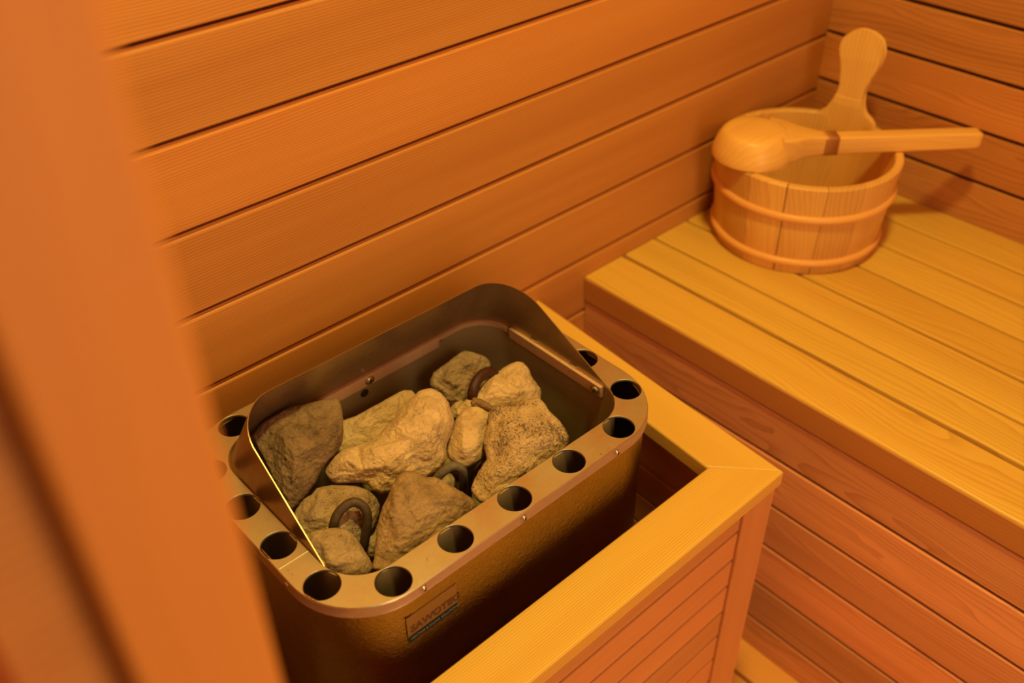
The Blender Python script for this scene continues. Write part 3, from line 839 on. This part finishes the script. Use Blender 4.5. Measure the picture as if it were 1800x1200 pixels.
# ------------------------------------------------------------------ stones
def stone_obj(nm, C, nrm, ol, ridges, th, mat, label, seed, amp=1.0, kind_='sauna_stone'):
    C = Vector(C); nrm = Vector(nrm).normalized()
    u = Vector((0, 1, 0)).cross(nrm).normalized(); v = nrm.cross(u)
    up_ = (nrm * .25 + Vector((-.44, -.57, .70))).normalized()      # the side the stone bulges towards
    O = [Vector((a, b)) for a, b in ol]
    # smooth-ish, densified outline
    D = []
    n = len(O)
    for i in range(n):
        p0, p1, p2, p3 = O[i - 1], O[i], O[(i + 1) % n], O[(i + 2) % n]
        m = max(1, int(round((p2 - p1).length / 1.5)))
        for k in range(m):
            t = k / m
            q = 0.5 * ((2 * p1) + (p2 - p0) * t + (2 * p0 - 5 * p1 + 4 * p2 - p3) * t * t + (3 * p1 - p0 - 3 * p2 + p3) * t ** 3)
            lin = p1.lerp(p2, t)
            q = lin.lerp(q, .45)
            j = noise.noise(Vector((q.x * .25, q.y * .25, seed))) * .45
            d = (p2 - p1).normalized()
            D.append(q + Vector((d.y, -d.x)) * j)
    # coarse triangulation gives the broken facets
    cp = [p.copy() for p in O] + [Vector((a, b)) for a, b, h in ridges]
    ch = [0.0] * n + [float(h) for a, b, h in ridges]
    ct = delaunay_2d_cdt(cp, [(i, (i + 1) % n) for i in range(n)], [], 1, 1e-6)
    CV = ct[0]; CH = []
    for i, src in enumerate(ct[3]):
        CH.append(ch[src[0]] if src else 0)
    tris = [f for f in ct[2]]
    def facet(p):
        for f in tris:
            a, b, c = (CV[i] for i in f)
            den = (b.y - c.y) * (a.x - c.x) + (c.x - b.x) * (a.y - c.y)
            if abs(den) < 1e-9: continue
            l1 = ((b.y - c.y) * (p.x - c.x) + (c.x - b.x) * (p.y - c.y)) / den
            l2 = ((c.y - a.y) * (p.x - c.x) + (a.x - c.x) * (p.y - c.y)) / den
            l3 = 1 - l1 - l2
            if l1 >= -1e-6 and l2 >= -1e-6 and l3 >= -1e-6:
                return l1 * CH[f[0]] + l2 * CH[f[1]] + l3 * CH[f[2]]
        return 0.0
    DA = np.array([(p.x, p.y) for p in D]); DB = np.roll(DA, -1, axis=0)
    def edist(p):
        P = np.array(p); ab = DB - DA
        t = np.clip(((P - DA) * ab).sum(1) / np.maximum((ab ** 2).sum(1), 1e-9), 0, 1)
        return float(np.sqrt(((DA + ab * t[:, None] - P) ** 2).sum(1).min()))
    L = [(p.x, p.y) for p in D]
    x0, x1 = min(p.x for p in D), max(p.x for p in D); y0, y1 = min(p.y for p in D), max(p.y for p in D)
    g = []
    step = 1.35
    yy = y0; row = 0
    rr = random.Random(seed)
    while yy < y1:
        xx = x0 + (row % 2) * step * .5
        while xx < x1:
            q = (xx + rr.uniform(-.25, .25), yy + rr.uniform(-.25, .25))
            if inside(q, L) and edist(q) > step * .55:
                g.append(Vector(q))
            xx += step
        yy += step * .87; row += 1
    allp = D + g
    rs = delaunay_2d_cdt(allp, [(i, (i + 1) % len(D)) for i in range(len(D))], [], 1, 1e-6)
    P2 = rs[0]; F = rs[2]
    R = 4.5
    vs = []; back = []
    for p in P2:
        d = edist((p.x, p.y))
        t = min(d / R, 1)
        rnd = math.sqrt(max(0, 1 - (1 - t) ** 2)) * 3.4
        # blend sharp facets with a slightly smoothed copy
        h = .5 * facet(p) + .125 * sum(facet(p + Vector(q)) for q in ((1.6, 0), (-1.6, 0), (0, 1.6), (0, -1.6)))
        q3 = Vector((p.x, p.y, h * 2 + seed * 17))
        nz = noise.fractal(q3 * .055, 1.0, 2.1, 4) * 2.4
        rg = (noise.ridged_multi_fractal(q3 * .11, 1.0, 2.2, 4, 1.0, 2.0) - 1.0) * 1.5
        lay_ = noise.noise(Vector((q3.x * .05, q3.y * .30 + noise.noise(q3 * .08) * 2.0, seed))); fine = noise.fractal(q3 * .45, .9, 2.2, 3) * 1.0 + (abs(lay_) * 2.0)
        k = min(1, d / 3.0)
        hh = h + rnd + (nz + rg + fine) * amp * k
        hh = max(hh, .25 * k)
        if d < 1e-3: hh = 0
        vs.append(C + (u * p.x + v * p.y + up_ * hh) / 1000)
        tb = min(d / 16.0, 1)
        bz = math.sqrt(max(0, 1 - (1 - tb) ** 2)) * th * .62 + .8 * k * noise.noise(q3 * .12)
        back.append(C + (u * p.x * .999 + v * p.y * .999 - up_ * bz) / 1000)
    nfr = len(vs)
    # weld the rim
    mapb = {}
    idx = []
    allv = list(vs)
    for i, p in enumerate(P2):
        if edist((p.x, p.y)) < 1e-3:
            idx.append(i)
        else:
            idx.append(len(allv)); allv.append(back[i])
    fs = [tuple(f) for f in F] + [tuple(idx[i] for i in reversed(f)) for f in F]
    a = MB(); a.add(allv, fs, None, .5, True)
    o = a.build(kind_, mat, origin=(C.x, C.y, C.z + CAM_H - th * .0005))
    return tag(o, label, 'stone', 'stones in the heater')

INFO = {
 'A': ('brown', 'dark brown large stone leaning at the left end under the back shield', 1.1),
 'B': ('pale', 'pale long stone lying flat behind the big central stone', .7),
 'C': ('pale', 'biggest pale yellow stone in the middle of the heap', 1.0),
 'D': ('grey', 'greyish craggy stone at the back beside the red heating tube', 1.3),
 'E': ('pale', 'bright cream stone at the back right with a pointed top', .9),
 'F': ('pale', 'small smooth upright cream stone between the big central and the speckled stone', .7),
 'G': ('speck', 'large stone with black speckles at the right against the front rim', 1.0),
 'H': ('tan', 'tan triangular stone in the middle of the front rim', 1.1),
 'I': ('soft', 'pale cracked stone behind the arched grey heating tube', 1.1),
 'J': ('soft', 'flat grey stone tucked into the front left corner', .7),
 'K': ('soft', 'small dim stone in the gap left of the tan triangular stone', .9),
 'L': ('pale', 'tiny cream chip between the central stone and the back right stone', .7),
 'P': ('brown', 'thin dark brown broken sliver between the cream stones at the right', .5),
 'M': ('soft', 'small rounded stone half hidden below the middle heating tube', .7),
 'N': ('soft', 'small sliver of stone seen through the red heating tube', .7),
}
for i, (nm, C, nr, ol, rd, th) in enumerate(STONES):
    mt, lb, am = INFO[nm]
    stone_obj(nm, C, nr, ol, rd, th, STM[mt], lb, i + 3, am)
# dark broken strip: the fracture face of the cream stone
# lower layer of stones, seen only in the gaps
low = [(.285, .51, -.745, .024), (.33, .60, -.745, .03), (.345, .515, -.752, .026), (.40, .58, -.752, .032), (.47, .60, -.755, .028), (.50, .52, -.748, .034), (.545, .60, -.757, .026), (.43, .50, -.752, .022), (.29, .655, -.752, .028), (.40, .655, -.757, .028), (.52, .655, -.757, .024)]
def lump(c, r, seed, mat, label):
    bm = bmesh.new(); bmesh.ops.create_icosphere(bm, subdivisions=4, radius=1)
    for v_ in bm.verts:
        p = v_.co.copy()
        s_ = 1 + .28 * noise.noise(p * 1.1 + Vector((seed * 5, 0, 0))) + .12 * noise.noise(p * 3 + Vector((0, seed * 3, 0))) + .03 * noise.noise(p * 9)
        v_.co = Vector((p.x * r * 1.05, p.y * r, p.z * r * .62)) * s_
    a = MB(); a.add([(v_.co.x + c[0], v_.co.y + c[1], v_.co.z + c[2]) for v_ in bm.verts], [tuple(q.index for q in f.verts) for f in bm.faces], None, .5, True)
    bm.free()
    o = a.build('sauna_stone', mat, origin=(c[0], c[1], c[2] + CAM_H))
    return tag(o, label, 'stone', 'lower layer of stones in the heater')
for i, (x, y, z, r) in enumerate(low):
    lump((x, y, z), r * .92, i + 1, STM['tan'], 'shadowed stone of the lower layer, glimpsed in the gaps under the top stones')

# ------------------------------------------------------------------ bucket
BX, BY = 1.1275, .6335
R0, R1, BH = .1135, .1262, .1375
WT = .0115
bucket = empty('bucket', (BX, BY, BZ + CAM_H), 'round wooden stave bucket with one tall upright handle, standing on the bench in the corner', 'bucket')
def rad(z): return R0 + (R1 - R0) * z / BH
mb = MB()
nst = 15
st0 = math.radians(-158.1)
for i in range(nst):
    a0 = st0 + 2 * math.pi * i / nst; a1 = st0 + 2 * math.pi * (i + 1) / nst
    g = .0016 if i in (0, nst - 1) else .00012
    seg = 7; vs = []; gc = []; fs = []
    off = (rng.uniform(0, 30), rng.uniform(-.2, .2), rng.uniform(0, .3))
    lev = [(0, 0), (.0015, -.0008), (BH - .002, -.0), (BH, -.0016)]
    sect = []
    for z, c_ in ((0.0, -.0015), (.002, 0), (BH * .5, 0), (BH - .0022, 0), (BH, -.0020)):
        sect.append((rad(z) + c_, z))
    for z, c_ in ((BH, .0018), (BH - .002, 0), (BH * .5, 0), (.002, 0)):
        sect.append((rad(z) - WT + c_, z))
    for k in range(seg + 1):
        for (r, z) in sect:
            t = k / seg
            aa = a0 + (a1 - a0) * t
            sh = (g / r) * (1 - 2 * t)
            if k == 0 or k == seg: pass
            aa += sh * .5
            vs.append((BX + r * math.cos(aa), BY + r * math.sin(aa), BZ + z))
            gc.append((z + off[0], aa * r - a0 * r + off[1], r + off[2]))
    q = len(sect)
    for k in range(seg):
        for j in range(q):
            j2 = (j + 1) % q
            fs.append((k * q + j, (k + 1) * q + j, (k + 1) * q + j2, k * q + j2))
    fs += [tuple(range(q)), tuple(seg * q + j for j in reversed(range(q)))]
    mb.add(vs, fs, gc, rng.random(), True)
mb.build('body', PAIL, bucket, auto=35)
for zc, hw in ((BH * .655, .0058), (.0195, .0056)):
    mb = MB()
    prof = []
    for k in range(9):
        a = math.pi * k / 8 - math.pi / 2
        prof.append((rad(zc) + .0002 + .0052 * math.cos(a), zc + hw * math.sin(a)))
    lathe(mb, (BX, BY, BZ), prof + [(rad(zc) - .001, zc + hw), (rad(zc) - .001, zc - hw), prof[0]], 72, True, gcf=lambda a, r, z: (a * .12, z, r))
    mb.build('hoop', HOOP, bucket, auto=60)
mb = MB()
lathe(mb, (BX, BY, BZ), [(.0001, .018), (rad(.018) - WT + .001, .018), (rad(.010) - WT + .001, .010), (.0001, .010)], 48, False, gcf=lambda a, r, z: (r * math.cos(a), r * math.sin(a), z))
mb.build('bottom', PAIL, bucket, auto=40)

# paddle-shaped handle stave on the +x side: outline in (across, height above the rim)
hb = BH
def flat_outline(ctrl, per=6):
    n = len(ctrl); out = []
    for i in range(n):
        p0, p1, p2, p3 = (Vector(ctrl[(i + q) % n]) for q in (-1, 0, 1, 2))
        for k in range(per):
            t = k / per
            out.append(0.5 * ((2 * p1) + (p2 - p0) * t + (2 * p0 - 5 * p1 + 4 * p2 - p3) * t * t + (3 * p1 - p0 - 3 * p2 + p3) * t ** 3))
    return out
ctrl = [(-.0405, -.016), (-.0420, -.002), (-.0330, .006), (-.0255, .022), (-.0215, .038), (-.0225, .054), (-.0270, .076), (-.0330, .093), (-.0310, .109), (-.0170, .1205),
        (.0010, .1215), (.0180, .115), (.0260, .100), (.0245, .082), (.0180, .062), (.0135, .042), (.0150, .026), (.0220, .012), (.0385, .002), (.0400, -.016)]
OL = flat_outline(ctrl)
HA = math.radians(6)
hc = Vector((BX, BY, 0))
er = Vector((math.cos(HA), math.sin(HA), 0)); et = Vector((-math.sin(HA), math.cos(HA), 0))
mb = MB(); vs = []; gc = []; fs = []
lay = [(.0000, .0014), (.0004, .0005), (.0014, 0), (.0106, 0), (.0116, .0005), (.0120, .0014)]
n = len(OL)
def inset2(P, d):
    q = []
    for i in range(len(P)):
        a0, a2 = P[i - 1], P[(i + 1) % len(P)]
        e_ = (a2 - a0).normalized(); q.append(P[i] + Vector((-e_.y, e_.x)) * -d)
    return q
for dr, ins in lay:
    for p in inset2(OL, -ins):
        z = BH + p.y
        curv = rad(BH) - math.sqrt(max(0, rad(BH) ** 2 - p.x ** 2)) if p.y < .03 else (rad(BH) - math.sqrt(rad(BH) ** 2 - p.x ** 2)) * .55
        r = R1 + (R1 - R0) / BH * p.y - WT - .0002 + dr - curv
        q = hc + er * r + et * (-p.x)
        vs.append((q.x, q.y, BZ + z)); gc.append((z + 4.4, p.x + .12, dr + .3))
for k in range(len(lay) - 1):
    for i in range(n):
        j = (i + 1) % n
        fs.append((k * n + i, k * n + j, (k + 1) * n + j, (k + 1) * n + i))
tri = delaunay_2d_cdt([p.copy() for p in inset2(OL, -.0014)], [(i, (i + 1) % n) for i in range(n)], [], 1, 1e-7)
if len(tri[0]) == n:
    mp = [s[0] for s in tri[3]]
    fs += [tuple(mp[i] for i in f) for f in tri[2]] + [tuple((len(lay) - 1) * n + mp[i] for i in reversed(f)) for f in tri[2]]
else:
    fs += [tuple(range(n)), tuple((len(lay) - 1) * n + i for i in range(n))]
mb.add(vs, fs, gc, .55, False)
mb.build('handle', PAIL, bucket, auto=35)

# ------------------------------------------------------------------ ladle
LB = Vector((1.049, .6710, 0)); LE = Vector((1.291, .4760, 0))
LZ = BZ + BH + .0005                      # rests on the rim
ax = (LE - LB).normalized(); sd = Vector((-ax.y, ax.x, 0))
ladle = empty('ladle', (LB.x, LB.y, LZ + CAM_H), 'wooden ladle lying bowl down across the rim of the bucket', 'ladle')
mb = MB()
prof = [(.0001, .0395), (.022, .0392), (.035, .0383), (.0410, .0362), (.0445, .0325), (.0490, .0240), (.0528, .0140), (.0545, .0060), (.0540, .0012), (.0515, .0003), (.0485, .0006), (.0470, .010), (.042, .026), (.030, .0325), (.0001, .034)]
def gl(a, r, z):
    return (r * math.cos(a) + 5.5, r * math.sin(a) + .1, z + .04)
lathe(mb, (LB.x, LB.y, LZ), prof, 64, True, gcf=gl)
mb.build('bowl', LADLE, ladle, auto=60)
mb = MB()
# handle: rounded rectangular sections along the axis (distance, half width, z low, z high)
sec = [(.028, .0380, .0030, .0372), (.046, .0330, .0020, .0350), (.062, .0225, .0015, .0320), (.078, .0155, .0010, .0290), (.093, .0120, .0006, .0265), (.110, .0110, .0003, .0252),
       (.15, .0110, .0001, .0246), (.20, .0108, .0000, .0243), (.26, .0106, .0002, .0240), (.306, .0104, .0010, .0236), (.311, .0098, .0024, .0226), (.3125, .0084, .0045, .0205)]
vs = []; gc = []; fs = []
K = 20
for (s, hw, z0, z1) in sec:
    zc, hz = (z0 + z1) / 2, (z1 - z0) / 2
    r = min(.0030, hw * .5)
    P = []
    for (cx, cz, a0) in ((hw - r, hz - r, 0), (-hw + r, hz - r, 90), (-hw + r, -hz + r, 180), (hw - r, -hz + r, 270)):
        for k in range(5):
            a = math.radians(a0 + 22.5 * k)
            P.append((cx + r * math.cos(a), cz + r * math.sin(a)))
    for (a, b_) in P:
        q = LB + ax * s + sd * a
        vs.append((q.x, q.y, LZ + zc + b_)); gc.append((s + 5.5, a + .1, zc + b_ + .04))
n = 20
for k in range(len(sec) - 1):
    for i in range(n):
        j = (i + 1) % n
        fs.append((k * n + i, k * n + j, (k + 1) * n + j, (k + 1) * n + i))
fs += [tuple(range(n)), tuple((len(sec) - 1) * n + i for i in range(n))]
mb.add(vs, fs, gc, .5, True)
mb.build('handle', LADLE, ladle, auto=50)
m_, nt_, bs_ = new_mat('rattan_wrap')
bs_.inputs['Base Color'].default_value = (.36, .115, .03, 1); bs_.inputs['Roughness'].default_value = .4
mb = MB()
for k in range(6):
    s = .0960 + k * .0033
    hw, hz, zc = .0117, .0131, .0126
    r = .0036
    P = []
    for (cx, cz, a0) in ((hw - r, hz - r, 0), (-hw + r, hz - r, 90), (-hw + r, -hz + r, 180), (hw - r, -hz + r, 270)):
        for q in range(5):
            a = math.radians(a0 + 22.5 * q)
            P.append((cx + r * math.cos(a), cz + r * math.sin(a)))
    vs = []; fs = []
    for dd, ds in ((-.001, -.0016), (.0004, -.0012), (.0008, 0), (.0004, .0012), (-.001, .0016)):
        for (a, b_) in P:
            l_ = math.hypot(a, b_)
            q = LB + ax * (s + ds) + sd * (a * (1 + dd / l_))
            vs.append((q.x, q.y, LZ + zc + b_ * (1 + dd / l_)))
    for q in range(4):
        for i in range(n):
            j = (i + 1) % n
            fs.append((q * n + i, q * n + j, (q + 1) * n + j, (q + 1) * n + i))
    mb.add(vs, fs, None, .5, True)
mb.build('cord_wrap', m_, ladle, auto=60)
